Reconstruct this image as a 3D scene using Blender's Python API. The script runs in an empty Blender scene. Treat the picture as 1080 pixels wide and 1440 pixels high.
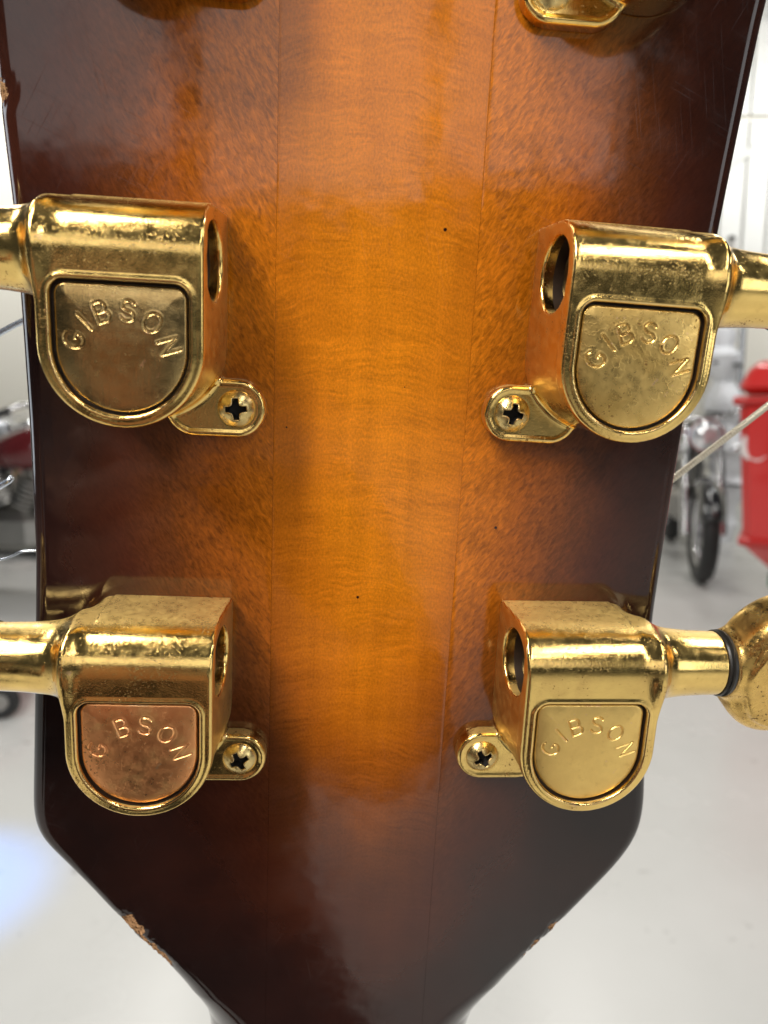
import bpy, math, random
import numpy as np
from mathutils import Matrix, Vector

random.seed(7)
rng = np.random.default_rng(11)
R = math.radians
scene = bpy.context.scene
COL = scene.collection

# ------------------------------------------------------------------ camera
PITCH = R(8.7)
CAM_H = 1.10
cam_d = bpy.data.cameras.new('camera')
cam = bpy.data.objects.new('camera', cam_d); COL.objects.link(cam)
cam.location = (0, 0, CAM_H)
cam.rotation_euler = (R(90) - PITCH, 0, 0)
cam_d.sensor_fit = 'HORIZONTAL'; cam_d.sensor_width = 36.0
cam_d.lens = 1040 / 1080 * 36.0
cam_d.clip_start = 0.005; cam_d.clip_end = 60
cam_d.dof.use_dof = True
cam_d.dof.focus_distance = 0.084
cam_d.dof.aperture_fstop = 34.667 / 0.85
scene.camera = cam

# ------------------------------------------------------------------ light (indoor shop: dim surround, ceiling strips, a left window, added lamps)
world = bpy.data.worlds.new('World'); scene.world = world; world.use_nodes = True
wb = world.node_tree.nodes['Background']
wb.inputs['Color'].default_value = (0.92, 0.96, 1.0, 1); wb.inputs['Strength'].default_value = 0.05

def area(name, loc, target, sx, sy, power, color=(1, 1, 1)):
    d = bpy.data.lights.new(name, 'AREA'); d.shape = 'RECTANGLE'; d.size = sx; d.size_y = sy
    d.energy = power; d.color = color
    o = bpy.data.objects.new(name, d); COL.objects.link(o); o.location = loc
    o.rotation_euler = (Vector(target) - Vector(loc)).to_track_quat('-Z', 'Y').to_euler()
    return o
for i, (x, y) in enumerate([(-1.5, -3.4), (1.3, -3.4), (-1.5, -1.6), (1.3, -1.6), (-1.5, 0.4), (1.3, 0.4),
                            (-1.5, 2.4), (1.3, 2.4), (-1.5, 4.4), (1.3, 4.4), (3.4, 2.4), (3.4, -0.6)]):
    area('ceiling_strip_lamp', (x, y, 3.1), (x, y, 0), 0.09, 1.25, 17, (1.0, 0.97, 0.92))
area('added_key_lamp', (-0.55, -0.75, 2.25), (0, .08, 1.1), 0.14, 0.9, 22, (1.0, 0.95, 0.87))  # added key light above and behind the camera, brightens the head
for x in (-3.2, 3.6): area('added_wall_fill', (x, 4.9, 3.6), (x, 6.7, 2.6), 1.6, 0.2, 58, (1.0, 0.98, 0.95))  # added fill lights that brighten the back wall
for wx0, wx1, wz0 in ((-1.45, -.50, 1.72), (-.36, .98, 1.50), (1.10, 2.10, 1.66)):      # three added area lights, shaped to mirror haze patches into the lacquer
    area('added_haze_light', ((wx0 + wx1) / 2, -4.5, (wz0 + 3.0) / 2), ((wx0 + wx1) / 2, 0, (wz0 + 3.0) / 2), wx1 - wx0, 3.0 - wz0, 4.1 * (wx1 - wx0) * (3.0 - wz0), (1.0, 0.97, 0.95))
area('added_right_fill', (3.4, -3.0, 1.5), (0, 0, 1.1), 1.7, 1.9, 20, (0.95, 0.98, 1.0))  # added broad soft light from behind right, brightens the gold there
area('side_window_light', (-3.0, 0.5, 1.6), (0, .08, 1.1), 1.2, 1.8, 22, (0.86, 0.93, 1.0))
sp = bpy.data.lights.new('blue_spot_lamp', 'SPOT'); sp.energy = 310; sp.color = (0.004, 0.27, 1.0)
sp.spot_size = R(13); sp.spot_blend = 0.9; sp.shadow_soft_size = 0.04
so = bpy.data.objects.new('blue_spot_lamp', sp); COL.objects.link(so); so.location = (-1.5, 1.9, 2.6)
so.rotation_euler = (Vector((-1.02, 1.52, 0)) - Vector(so.location)).to_track_quat('-Z', 'Y').to_euler()

scene.view_settings.view_transform = 'Standard'; scene.view_settings.look = 'None'
scene.view_settings.exposure = 0.08; scene.view_settings.gamma = 1.0
scene.view_settings.use_curve_mapping = False
scene.render.engine = 'CYCLES'
scene.cycles.max_bounces = 8; scene.cycles.glossy_bounces = 6; scene.cycles.diffuse_bounces = 4
scene.cycles.sample_clamp_indirect = 8.0
scene.cycles.caustics_reflective = False; scene.cycles.caustics_refractive = False

# ------------------------------------------------------------------ helpers
def tag(o, label=None, cat=None, group=None, kind=None):
    if label: o['label'] = label
    if cat: o['category'] = cat
    if group: o['group'] = group
    if kind: o['kind'] = kind
    return o

def empty(name, parent=None, loc=(0, 0, 0), rz=0.0):
    o = bpy.data.objects.new(name, None); o.empty_display_size = 0.01
    COL.objects.link(o); o.parent = parent; o.location = loc; o.rotation_euler = (0, 0, rz)
    return o

def link(name, me, mat, parent=None, loc=None):
    o = bpy.data.objects.new(name, me); COL.objects.link(o); o.parent = parent
    if mat is not None and len(me.materials) == 0: me.materials.append(mat)
    if loc is not None: o.location = loc
    return o

def mesh_np(name, V, F, smooth=True, scale=1.0):
    me = bpy.data.meshes.new(name)
    V = np.asarray(V, dtype=np.float64) * scale
    me.from_pydata(V.tolist(), [], np.asarray(F).tolist() if isinstance(F, np.ndarray) else F)
    me.polygons.foreach_set('use_smooth', [smooth] * len(me.polygons))
    me.update()
    return me

def clean(o):            # consistent outward normals for hand-made pieces
    import bmesh
    b = bmesh.new(); b.from_mesh(o.data); bmesh.ops.recalc_face_normals(b, faces=b.faces); b.to_mesh(o.data); b.free()
    return o

class MB:
    """collects simple shapes and links them as one mesh"""
    def __init__(s): s.V = []; s.F = []
    def add(s, V, F):
        n = len(s.V); s.V += [tuple(v) for v in V]; s.F += [tuple(i + n for i in f) for f in F]; return s
    def box(s, c, d, rot=None, bev=0.0, taper=1.0):
        x, y, z = d[0] / 2, d[1] / 2, d[2] / 2; b = min(bev, x * .49, y * .49, z * .49)
        pts = []; faces = []
        rings = [(-z, b, 1), (-z + b, 0, 1), (z - b, 0, taper), (z, b, taper)] if b > 0 else [(-z, 0, 1), (z, 0, taper)]
        for zz, ins, t in rings:
            X, Y = (x - ins) * t, (y - ins) * t
            if b > 0:
                pts += [(-X + b, -Y, zz), (X - b, -Y, zz), (X, -Y + b, zz), (X, Y - b, zz), (X - b, Y, zz), (-X + b, Y, zz), (-X, Y - b, zz), (-X, -Y + b, zz)]
            else:
                pts += [(-X, -Y, zz), (X, -Y, zz), (X, Y, zz), (-X, Y, zz)]
        k = 8 if b > 0 else 4
        for r in range(len(rings) - 1):
            for i in range(k):
                j = (i + 1) % k; faces.append((r * k + i, r * k + j, (r + 1) * k + j, (r + 1) * k + i))
        faces.append(tuple(reversed(range(k)))); faces.append(tuple(range((len(rings) - 1) * k, len(rings) * k)))
        M = rot.to_matrix() if rot is not None and hasattr(rot, 'to_matrix') else rot
        P = [Vector(p) for p in pts]
        if M is not None: P = [M @ p for p in P]
        return s.add([p + Vector(c) for p in P], faces)
    def tube(s, path, r, n=10, cap=True):
        P = [Vector(p) for p in path]; m = len(P)
        rr = r if isinstance(r, (list, tuple)) else [r] * m
        V = []; F = []; prev = None
        for i in range(m):
            t = (P[min(i + 1, m - 1)] - P[max(i - 1, 0)]).normalized()
            if prev is None:
                a = Vector((0, 0, 1)) if abs(t.z) < .9 else Vector((1, 0, 0)); u = t.cross(a).normalized()
            else: u = (prev - t * prev.dot(t)).normalized()
            prev = u; w = t.cross(u)
            for k in range(n):
                a = 2 * math.pi * k / n; V.append(P[i] + (u * math.cos(a) + w * math.sin(a)) * rr[i])
        for i in range(m - 1):
            for k in range(n):
                j = (k + 1) % n; F.append((i * n + k, i * n + j, (i + 1) * n + j, (i + 1) * n + k))
        if cap: F.append(tuple(reversed(range(n)))); F.append(tuple(range((m - 1) * n, m * n)))
        return s.add(V, F)
    def lathe(s, prof, c=(0, 0, 0), axis=(0, 0, 1), n=24):
        q = Vector((0, 0, 1)).rotation_difference(Vector(axis).normalized()); V = []; F = []
        for r, z in prof:
            for k in range(n):
                a = 2 * math.pi * k / n; V.append(q @ Vector((r * math.cos(a), r * math.sin(a), z)) + Vector(c))
        for i in range(len(prof) - 1):
            for k in range(n):
                j = (k + 1) % n; F.append((i * n + k, i * n + j, (i + 1) * n + j, (i + 1) * n + k))
        F.append(tuple(reversed(range(n)))); F.append(tuple(range((len(prof) - 1) * n, len(prof) * n)))
        return s.add(V, F)
    def torus(s, c, axis, R_, r, n=32, m=10, sq=1.0):
        q = Vector((0, 0, 1)).rotation_difference(Vector(axis).normalized()); V = []; F = []
        for i in range(n):
            a = 2 * math.pi * i / n
            for k in range(m):
                b = 2 * math.pi * k / m; rad = R_ + r * math.cos(b)
                V.append(q @ Vector((rad * math.cos(a), rad * math.sin(a), r * sq * math.sin(b))) + Vector(c))
        for i in range(n):
            for k in range(m):
                i2, k2 = (i + 1) % n, (k + 1) % m; F.append((i * m + k, i2 * m + k, i2 * m + k2, i * m + k2))
        return s.add(V, F)
    def loft(s, secs, n=14):
        """secs: (centre, half width along y, half height along z) stacked along x"""
        V = []; F = []
        for c, a, b in secs:
            for k in range(n):
                t = 2 * math.pi * k / n; ct, st = math.cos(t), math.sin(t)
                V.append((c[0], c[1] + a * math.copysign(abs(ct) ** .75, ct), c[2] + b * math.copysign(abs(st) ** .75, st)))
        for i in range(len(secs) - 1):
            for k in range(n):
                j = (k + 1) % n; F.append((i * n + k, i * n + j, (i + 1) * n + j, (i + 1) * n + k))
        F.append(tuple(reversed(range(n)))); F.append(tuple(range((len(secs) - 1) * n, len(secs) * n)))
        return s.add(V, F)
    def build(s, name, mat, parent=None, smooth=True, loc=None):
        o = link(name, mesh_np(name, s.V, s.F, smooth), mat, parent, loc); clean(o)
        if smooth: o.data.set_sharp_from_angle(angle=R(40))
        return o

# ------------------------------------------------------------------ signed distance shapes -> mesh (surface nets)
def nets(f, lo, hi, h):
    lo = np.array(lo, float); n = np.ceil((np.array(hi) - lo) / h).astype(int) + 1
    ax = [lo[i] + h * np.arange(n[i]) for i in range(3)]
    X, Y, Z = np.meshgrid(*ax, indexing='ij')
    D = f(X, Y, Z).astype(np.float32)
    S = D < 0
    c = [slice(0, -1), slice(1, None)]
    cnt = np.zeros(tuple(n - 1), np.int8)
    for i in (0, 1):
        for j in (0, 1):
            for k in (0, 1): cnt += S[c[i], c[j], c[k]]
    act = np.argwhere((cnt > 0) & (cnt < 8))
    idx = -np.ones(tuple(n - 1), np.int64); idx[tuple(act.T)] = np.arange(len(act))
    acc = np.zeros((len(act), 3)); num = np.zeros(len(act))
    corners = [(i, j, k) for i in (0, 1) for j in (0, 1) for k in (0, 1)]
    for a in corners:
        for d in range(3):
            if a[d]: continue
            b = list(a); b[d] = 1
            da = D[tuple((act + a).T)]; db = D[tuple((act + b).T)]
            m = (da < 0) != (db < 0)
            t = np.where(m, da / np.where(m, da - db, 1), 0)
            p = act + np.array(a, float); p[:, d] += t
            acc[m] += p[m]; num[m] += 1
    V = lo + h * acc / num[:, None]
    e = h * 0.25
    for _ in range(3):
        x, y, z = V.T
        v = f(x, y, z)
        g = np.stack([f(x + e, y, z) - f(x - e, y, z), f(x, y + e, z) - f(x, y - e, z), f(x, y, z + e) - f(x, y, z - e)], 1) / (2 * e)
        st = v[:, None] * g / np.maximum((g * g).sum(1), .25)[:, None]
        L = np.linalg.norm(st, axis=1)
        V = V - st * np.minimum(1, .5 * h / np.maximum(L, 1e-9))[:, None]
    F = []
    for d in range(3):
        u, w = (d + 1) % 3, (d + 2) % 3
        sl0 = [slice(None)] * 3; sl1 = [slice(None)] * 3; sl0[d] = slice(0, -1); sl1[d] = slice(1, None)
        A = S[tuple(sl0)]; B = S[tuple(sl1)]
        E = np.argwhere(A != B)
        E = E[(E[:, u] > 0) & (E[:, w] > 0) & (E[:, u] < n[u] - 1) & (E[:, w] < n[w] - 1)]
        ins = A[tuple(E.T)]
        def cell(du, dw):
            q = E.copy(); q[:, u] -= du; q[:, w] -= dw; return idx[tuple(q.T)]
        quad = np.stack([cell(1, 1), cell(0, 1), cell(0, 0), cell(1, 0)], 1)
        quad[~ins] = quad[~ins][:, ::-1]
        F.append(quad)
    F = np.concatenate(F); F = F[(F >= 0).all(1)]
    return V, F

def smin(a, b, k):
    h = np.maximum(k - np.abs(a - b), 0) / k
    return np.minimum(a, b) - h * h * k * .25
def smax(a, b, k): return -smin(-a, -b, k)

# ------------------------------------------------------------------ material helpers
def mat_new(name):
    m = bpy.data.materials.new(name); m.use_nodes = True
    return m, m.node_tree, m.node_tree.nodes['Principled BSDF']
def simple(name, col, rough=.5, metal=0.0, noise=0.0, nscale=8.0, coat=0.0, bump=0.0):
    m, t, b = mat_new(name)
    b.inputs['Base Color'].default_value = (*col, 1); b.inputs['Roughness'].default_value = rough
    b.inputs['Metallic'].default_value = metal; b.inputs['Coat Weight'].default_value = coat
    if noise or bump:
        tc = t.nodes.new('ShaderNodeTexCoord'); nz = t.nodes.new('ShaderNodeTexNoise')
        nz.inputs['Scale'].default_value = nscale; nz.inputs['Detail'].default_value = 6
        t.links.new(tc.outputs['Object'], nz.inputs['Vector'])
        if noise:
            mx = t.nodes.new('ShaderNodeMix'); mx.data_type = 'RGBA'
            mx.inputs['A'].default_value = (*[c * (1 - noise) for c in col], 1); mx.inputs['B'].default_value = (*[min(1, c * (1 + noise)) for c in col], 1)
            t.links.new(nz.outputs['Fac'], mx.inputs['Factor']); t.links.new(mx.outputs['Result'], b.inputs['Base Color'])
        if bump:
            bp = t.nodes.new('ShaderNodeBump'); bp.inputs['Distance'].default_value = bump; bp.inputs['Strength'].default_value = .6
            t.links.new(nz.outputs['Fac'], bp.inputs['Height']); t.links.new(bp.outputs['Normal'], b.inputs['Normal'])
    return m

class NT:
    """short-hand for building node trees"""
    def __init__(s, t): s.t = t
    def n(s, kind, **kw):
        nd = s.t.nodes.new('ShaderNode' + kind)
        for k, v in kw.items(): setattr(nd, k, v)
        return nd
    def put(s, sock, v):
        if isinstance(v, bpy.types.NodeSocket): s.t.links.new(v, sock)
        elif v is not None: sock.default_value = v
    def math(s, op, a, b=None, c=None, clamp=False):
        nd = s.n('Math', operation=op, use_clamp=clamp)
        for i, v in enumerate((a, b, c)): s.put(nd.inputs[i], v)
        return nd.outputs[0]
    def noise(s, vec, scale, detail=4, rough=.55, dist=0.0):
        nd = s.n('TexNoise'); s.put(nd.inputs['Vector'], vec); nd.inputs['Scale'].default_value = scale
        nd.inputs['Detail'].default_value = detail; nd.inputs['Roughness'].default_value = rough; nd.inputs['Distortion'].default_value = dist
        return nd.outputs['Fac']
    def map(s, vec, scale=(1, 1, 1), rot=(0, 0, 0), loc=(0, 0, 0)):
        nd = s.n('Mapping'); s.put(nd.inputs['Vector'], vec)
        nd.inputs['Scale'].default_value = scale; nd.inputs['Rotation'].default_value = rot; nd.inputs['Location'].default_value = loc
        return nd.outputs[0]
    def rng(s, v, a, b, c=0.0, d=1.0, smooth=True):
        nd = s.n('MapRange', interpolation_type='SMOOTHSTEP' if smooth else 'LINEAR')
        s.put(nd.inputs['Value'], v)
        for k, x in zip(('From Min', 'From Max', 'To Min', 'To Max'), (a, b, c, d)): s.put(nd.inputs[k], x)
        return nd.outputs[0]
    def mix(s, f, a, b, blend='MIX'):
        nd = s.n('Mix', data_type='RGBA', blend_type=blend)
        s.put(nd.inputs['Factor'], f)
        s.put(nd.inputs['A'], a if isinstance(a, bpy.types.NodeSocket) else (*a, 1)); s.put(nd.inputs['B'], b if isinstance(b, bpy.types.NodeSocket) else (*b, 1))
        return nd.outputs['Result']
    def ramp(s, v, stops):
        nd = s.n('ValToRGB'); cr = nd.color_ramp; s.put(nd.inputs[0], v)
        while len(cr.elements) < len(stops): cr.elements.new(.5)
        for e, (p, c) in zip(cr.elements, stops): e.position = p; e.color = (*c, 1)
        return nd.outputs[0]
    def bump(s, h, dist, strength=1.0, normal=None):
        nd = s.n('Bump'); s.put(nd.inputs['Height'], h); nd.inputs['Distance'].default_value = dist; s.put(nd.inputs['Strength'], strength)
        if normal is not None: s.put(nd.inputs['Normal'], normal)
        return nd.outputs[0]

# ------------------------------------------------------------------ materials: lacquered maple, worn gold plate
CHIPS = [(-23.9, -76.9, 1.0), (-22.9, -78.3, .9), (-21.2, -81.4, .9), (-20.3, -82.8, 1.1), (-19.5, -84.2, 1.0), (-22.0, -80.0, .45),
         (34.4, -79.3, .8), (32.5, -82.2, .9), (31.3, -84.2, .7), (-33.9, 22.5, .9)]
def wood(name, kind):
    m, t, b = mat_new(name); q = NT(t)
    tc = q.n('TexCoord'); P = q.map(tc.outputs['Object'], (1000, 1000, 1000))
    sep = q.n('SeparateXYZ'); q.put(sep.inputs[0], P); x, y = sep.outputs[0], sep.outputs[1]
    at = q.n('Attribute', attribute_name='burst'); br = at.outputs['Fac']
    warp = q.math('MULTIPLY', q.math('SUBTRACT', q.noise(P, .10, 3), .5), 5.0)
    if kind == 'centre':
        dx = q.math('SUBTRACT', x, 4.5)
        yy = q.math('ADD', q.math('ADD', y, q.math('MULTIPLY', q.math('MULTIPLY', dx, dx), .013)), warp)
        cmb = q.n('CombineXYZ'); q.put(cmb.inputs[0], q.math('MULTIPLY', x, .07)); q.put(cmb.inputs[1], yy)
        lines = q.noise(cmb.outputs[0], 2.3, 3, .65)
        broad = q.noise(q.map(P, (.05, .35, 1)), 1.0, 2)
        fleck = q.noise(q.map(P, (2.8, 1.6, 1)), 1.6, 2)
        col_f = q.noise(q.map(P, (.45, .03, 1)), 1.0, 2)
        g = q.math('ADD', q.math('ADD', q.math('MULTIPLY', q.math('MULTIPLY', q.math('SUBTRACT', lines, .5), q.rng(q.noise(P, .14, 3), .3, .7, .10, .65)), 1.0), q.math('MULTIPLY', fleck, .50)), q.math('ADD', q.math('MULTIPLY', broad, .22), q.math('MULTIPLY', col_f, .24)))
        g = q.math('ADD', g, .02)
    else:
        ang = R(62) if kind == 'left' else R(-58)
        s1 = q.noise(q.map(q.map(P, rot=(0, 0, ang)), (.75, 2.3, 1)), 1.0, 4, .65, .9)
        s2 = q.noise(q.map(q.map(P, rot=(0, 0, ang * .8)), (1.3, 3.2, 1)), 1.0, 2)
        broad = q.noise(q.map(P, (.12, .2, 1)), 1.0, 2)
        g = q.math('ADD', q.math('ADD', q.math('MULTIPLY', s1, 1.10), q.math('MULTIPLY', s2, .50)), q.math('MULTIPLY', broad, .3))
        g = q.math('SUBTRACT', g, .45)
    blot = q.noise(P, .09, 3)
    br2 = q.math('ADD', br, q.math('MULTIPLY', q.math('SUBTRACT', blot, .5), .16), clamp=True)
    base = q.ramp(br2, [(0.0, (.010, .0052, .0046)), (.12, (.024, .0080, .0058)), (.27, (.062, .0150, .0065)), (.45, (.125, .034, .0075)),
                        (.66, (.34, .086, .0055)), (.85, (.54, .149, .0055)), (1.0, (.66, .202, .0065))])
    gain = q.rng(g, .25, .75, .55, 1.46, smooth=False)
    gain = q.math('ADD', q.math('MULTIPLY', q.math('SUBTRACT', gain, 1.0), q.rng(br, .1, .6, .25, 1.0)), 1.0)
    vm = q.n('VectorMath', operation='SCALE'); q.put(vm.inputs[0], base); q.put(vm.inputs['Scale'], gain)
    colr = vm.outputs[0]
    # tiny pores
    for (px, py, r) in ((12.63, 11.87, .21), (21.03, -21.54, .19), (4.75, -30.75, .2), (-4.2, -10.4, .11), (9.1, -5.3, .08)):
        d = q.n('VectorMath', operation='DISTANCE'); q.put(d.inputs[0], P); d.inputs[1].default_value = (px, py, 0)
        colr = q.mix(q.rng(d.outputs['Value'], r * .6, r * 1.25, 1, 0), colr, (.02, .006, .004))
    # bare wood where the lacquer is chipped off the edge
    ca = q.n('Attribute', attribute_name='chip').outputs['Fac']
    cn = q.noise(P, 1.3, 4, .65)
    cm = q.rng(q.math('ADD', ca, q.math('MULTIPLY', q.math('SUBTRACT', cn, .5), 1.1)), .50, .60)
    bare = q.mix(q.rng(q.noise(P, 2.2, 4), .45, .66), (.50, .28, .14), (.10, .045, .02))
    colr = q.mix(cm, colr, bare)
    q.put(b.inputs['Base Color'], colr)
    sm = q.noise(P, .25, 4)
    q.put(b.inputs['Roughness'], q.math('ADD', q.math('MULTIPLY', cm, .35), .5))
    b.inputs['Specular IOR Level'].default_value = 0.0
    q.put(b.inputs['Coat Weight'], q.math('SUBTRACT', 1.0, cm)); 
    scr = None
    for an, sc_ in ((23, 1.0), (-61, 1.3), (78, .8)):      # hairline swirl marks in the old lacquer
        w_ = q.rng(q.noise(q.map(q.map(P, rot=(0, 0, R(an))), (.10 * sc_, 5.5, 1)), 1.0, 2, .5, .3), .665, .70)
        scr = w_ if scr is None else q.math('MAXIMUM', scr, w_)
    q.put(b.inputs['Coat Roughness'], q.math('ADD', q.rng(sm, .35, .75, .06, .15), q.math('MULTIPLY', scr, .12)))
    b.inputs['Coat IOR'].default_value = 1.52
    hb = q.math('ADD', q.math('MULTIPLY', q.noise(P, .16, 2), 1.0), q.math('MULTIPLY', q.noise(q.map(P, (1.0, .25, 1)), 1.0, 1), .018))
    cb = q.bump(hb, .00020, .2)
    q.put(b.inputs['Coat Normal'], cb)
    q.put(b.inputs['Normal'], q.bump(cn, .0004, q.math('MULTIPLY', cm, 1.0)))
    return m

def gold(name, base=(.86, .58, .17), tint=(.62, .40, .12), rough=(.12, .3), pit=.66, pitcol=(.16, .085, .03), pitscale=2.6,
         crinkle=0.0, brush=0.0, copper=0.0, bump=.4):
    m, t, b = mat_new(name); q = NT(t)
    tc = q.n('TexCoord'); oi = q.n('ObjectInfo')
    P0 = q.map(tc.outputs['Object'], (1000, 1000, 1000))
    off = q.n('VectorMath', operation='ADD'); q.put(off.inputs[0], P0)
    cmb = q.n('CombineXYZ'); q.put(cmb.inputs[0], q.math('MULTIPLY', oi.outputs['Random'], 97.0)); q.put(cmb.inputs[1], q.math('MULTIPLY', oi.outputs['Random'], 53.0))
    q.put(off.inputs[1], cmb.outputs[0]); P = off.outputs[0]
    big = q.noise(P, .22, 4, .6); mid = q.noise(P, .9, 5, .65); fine = q.noise(P, pitscale, 5, .6)
    col = q.mix(q.rng(big, .38, .66), base, tint)
    col = q.mix(q.math('MULTIPLY', q.rng(mid, .55, .75), .25), col, (.55, .33, .10))
    if copper: col = q.mix(q.math('MULTIPLY', q.rng(q.noise(P, .35, 4, .6), .30, .55), copper), col, (.90, .40, .16))
    pt = q.n('NewGeometry').outputs['Pointiness']      # plating rubbed through along the edges
    ew = q.math('MULTIPLY', q.rng(pt, .525, .575), q.rng(q.noise(P, .7, 4, .6), .35, .6))
    col = q.mix(q.math('MULTIPLY', ew, .7), col, (.86, .55, .30))
    pm = q.rng(q.math('ADD', fine, q.math('MULTIPLY', q.math('SUBTRACT', big, .5), .55)), pit, pit + .06)
    col = q.mix(q.math('MULTIPLY', pm, .8), col, pitcol)
    q.put(b.inputs['Base Color'], col); b.inputs['Metallic'].default_value = 1.0
    rg = q.rng(mid, .3, .75, rough[0], rough[1])
    rg = q.math('ADD', rg, q.math('MULTIPLY', pm, .35))
    # dust settled on what faces up
    gn = q.n('NewGeometry'); sx = q.n('SeparateXYZ'); q.put(sx.inputs[0], gn.outputs['True Normal'])
    dm = q.math('MULTIPLY', q.rng(sx.outputs[2], .80, .97), q.rng(q.noise(P, 1.6, 5, .7), .25, .7, .45, .95))
    side_ = q.math('MULTIPLY', q.rng(q.math('ABSOLUTE', sx.outputs[0]), .72, .9), .24)      # the cast ends were never polished
    q.put(b.inputs['Roughness'], q.math('ADD', q.math('ADD', rg, side_), q.math('MULTIPLY', dm, .25)))
    q.put(b.inputs['Metallic'], q.math('SUBTRACT', 1.0, q.math('MULTIPLY', dm, .55)))
    h = q.math('ADD', q.math('MULTIPLY', fine, .5), q.math('MULTIPLY', q.noise(P, 6.5, 3), .25))
    h = q.math('SUBTRACT', h, q.math('MULTIPLY', pm, .35))
    if crinkle:
        v = q.n('TexVoronoi', feature='DISTANCE_TO_EDGE'); q.put(v.inputs['Vector'], P); v.inputs['Scale'].default_value = 1.15
        wv = q.n('VectorMath', operation='ADD'); q.put(wv.inputs[0], P)
        nn = q.n('TexNoise'); q.put(nn.inputs['Vector'], P); nn.inputs['Scale'].default_value = 1.6
        q.put(wv.inputs[1], nn.outputs['Color']); q.put(v.inputs['Vector'], wv.outputs[0])
        cr = q.math('MULTIPLY', q.rng(v.outputs['Distance'], 0, .13, 1, 0), q.rng(q.noise(P, .38, 3), .46, .6))
        h = q.math('ADD', h, q.math('MULTIPLY', cr, crinkle))
    if brush:
        h = q.math('ADD', h, q.math('MULTIPLY', q.noise(q.map(P, (5, .22, 1)), 1.0, 3), brush))
    q.put(b.inputs['Normal'], q.bump(h, .00006, bump))
    return m

M = {}
M['wood_centre'] = wood('amber_maple', 'centre'); M['wood_left'] = wood('burst_maple', 'left'); M['wood_right'] = wood('burst_maple_diagonal', 'right')
M['gold_body'] = gold('worn_gold_plate', base=(.92, .64, .21), tint=(.80, .54, .18), rough=(.09, .24), pit=.655, pitscale=3.6, bump=.35, brush=.16)
M['gold_pitted'] = gold('pitted_gold_plate', base=(.86, .56, .17), tint=(.66, .42, .13), rough=(.2, .38), pit=.61, pitscale=2.2, bump=.6)
M['plate_smooth'] = gold('brushed_gold_plate', base=(.58, .41, .17), tint=(.44, .29, .11), rough=(.16, .30), brush=.5, pit=.72)
M['plate_scuffed'] = gold('scuffed_gold_plate', base=(.80, .54, .18), tint=(.62, .40, .12), rough=(.24, .40), crinkle=.32, pit=.64)
M['plate_copper'] = gold('copper_worn_plate', base=(.95, .55, .22), tint=(.90, .42, .16), rough=(.27, .42), crinkle=.35, copper=.9, pit=.64)
M['plate_satin'] = gold('satin_gold_plate', base=(.95, .66, .22), tint=(.86, .58, .19), rough=(.34, .46), pit=.74, bump=.3)
M['screw'] = gold('dull_brass_screw', base=(.74, .56, .24), tint=(.56, .40, .16), rough=(.2, .36), pit=.66)
M['steel_dark'] = simple('dark_steel', (.05, .045, .042), .35, 1.0)
M['washer'] = simple('dark_nylon_washer', (.020, .018, .016), .32)
M['nickel'] = simple('nickel', (.55, .52, .46), .3, 1.0)
M['string_wound'] = simple('wound_bronze', (.66, .60, .48), .38, 1.0)
M['string_plain'] = simple('plain_steel_string', (.72, .78, .88), .25, 1.0)
M['veneer'] = simple('black_face_lacquer', (.012, .011, .011), .1, coat=1.0)

# ------------------------------------------------------------------ the guitar (millimetres in its own frame, z out of the back of the head)
XC = Vector((.99597072, .02885292, .08491079)); YC = Vector((.04763357, -.97242725, -.22828992)); ZC = Vector((.07598274, .23141468, -.96988343))
def cam2world(v):
    s, c = math.sin(PITCH), math.cos(PITCH)
    return Vector((v[0], v[2] * c - v[1] * s, -v[2] * s - v[1] * c))
Xw, Yw, Zw = cam2world(XC), cam2world(YC), cam2world(ZC)
org = Vector((0, 0, CAM_H)) - Zw * .085
guitar = empty('guitar')
guitar.matrix_world = Matrix(((Xw.x, Yw.x, Zw.x, org.x), (Xw.y, Yw.y, Zw.y, org.y), (Xw.z, Yw.z, Zw.z, org.z), (0, 0, 0, 1)))
tag(guitar, 'sunburst guitar head seen from behind with gold tuning machines', 'guitar')

EL = np.array([(-38.5, 66), (-37.2, 54), (-35.6, 42), (-34.6, 33), (-34.2, 24.6), (-33.8, 18.0), (-33.4, 11.8), (-33.2, 2.3), (-33.1, -11.6), (-33.3, -26.7), (-34.3, -42.2), (-35.2, -54.9),
               (-35.6, -60.5), (-35.35, -63.2), (-34.5, -65.2), (-32.6, -67.4), (-29.6, -71.2), (-25.7, -76.8), (-22.5, -81.4), (-18.8, -87.0), (-16.9, -91.0), (-15.6, -95.3), (-15.0, -101), (-14.8, -112)])
ER = np.array([(49.5, 66), (48.2, 54), (46.6, 42), (45.7, 35.2), (45.2, 28.2), (44.7, 20.9), (44.2, 13.0), (43.7, 3.9), (43.3, -7.8), (43.0, -16.6), (42.9, -24.8), (42.8, -32.5), (43.3, -42.4), (44.3, -51.7), (45.2, -59.6),
               (45.2, -63.2), (44.5, -66.0), (42.6, -69.4), (39.6, -73.6), (35.2, -79.6), (31.6, -85.4), (28.7, -90.6), (26.6, -96.0), (25.8, -101), (25.5, -112)])
SEAM_L, SEAM_R = -5.65, 16.45
THICK = 14.0
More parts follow.
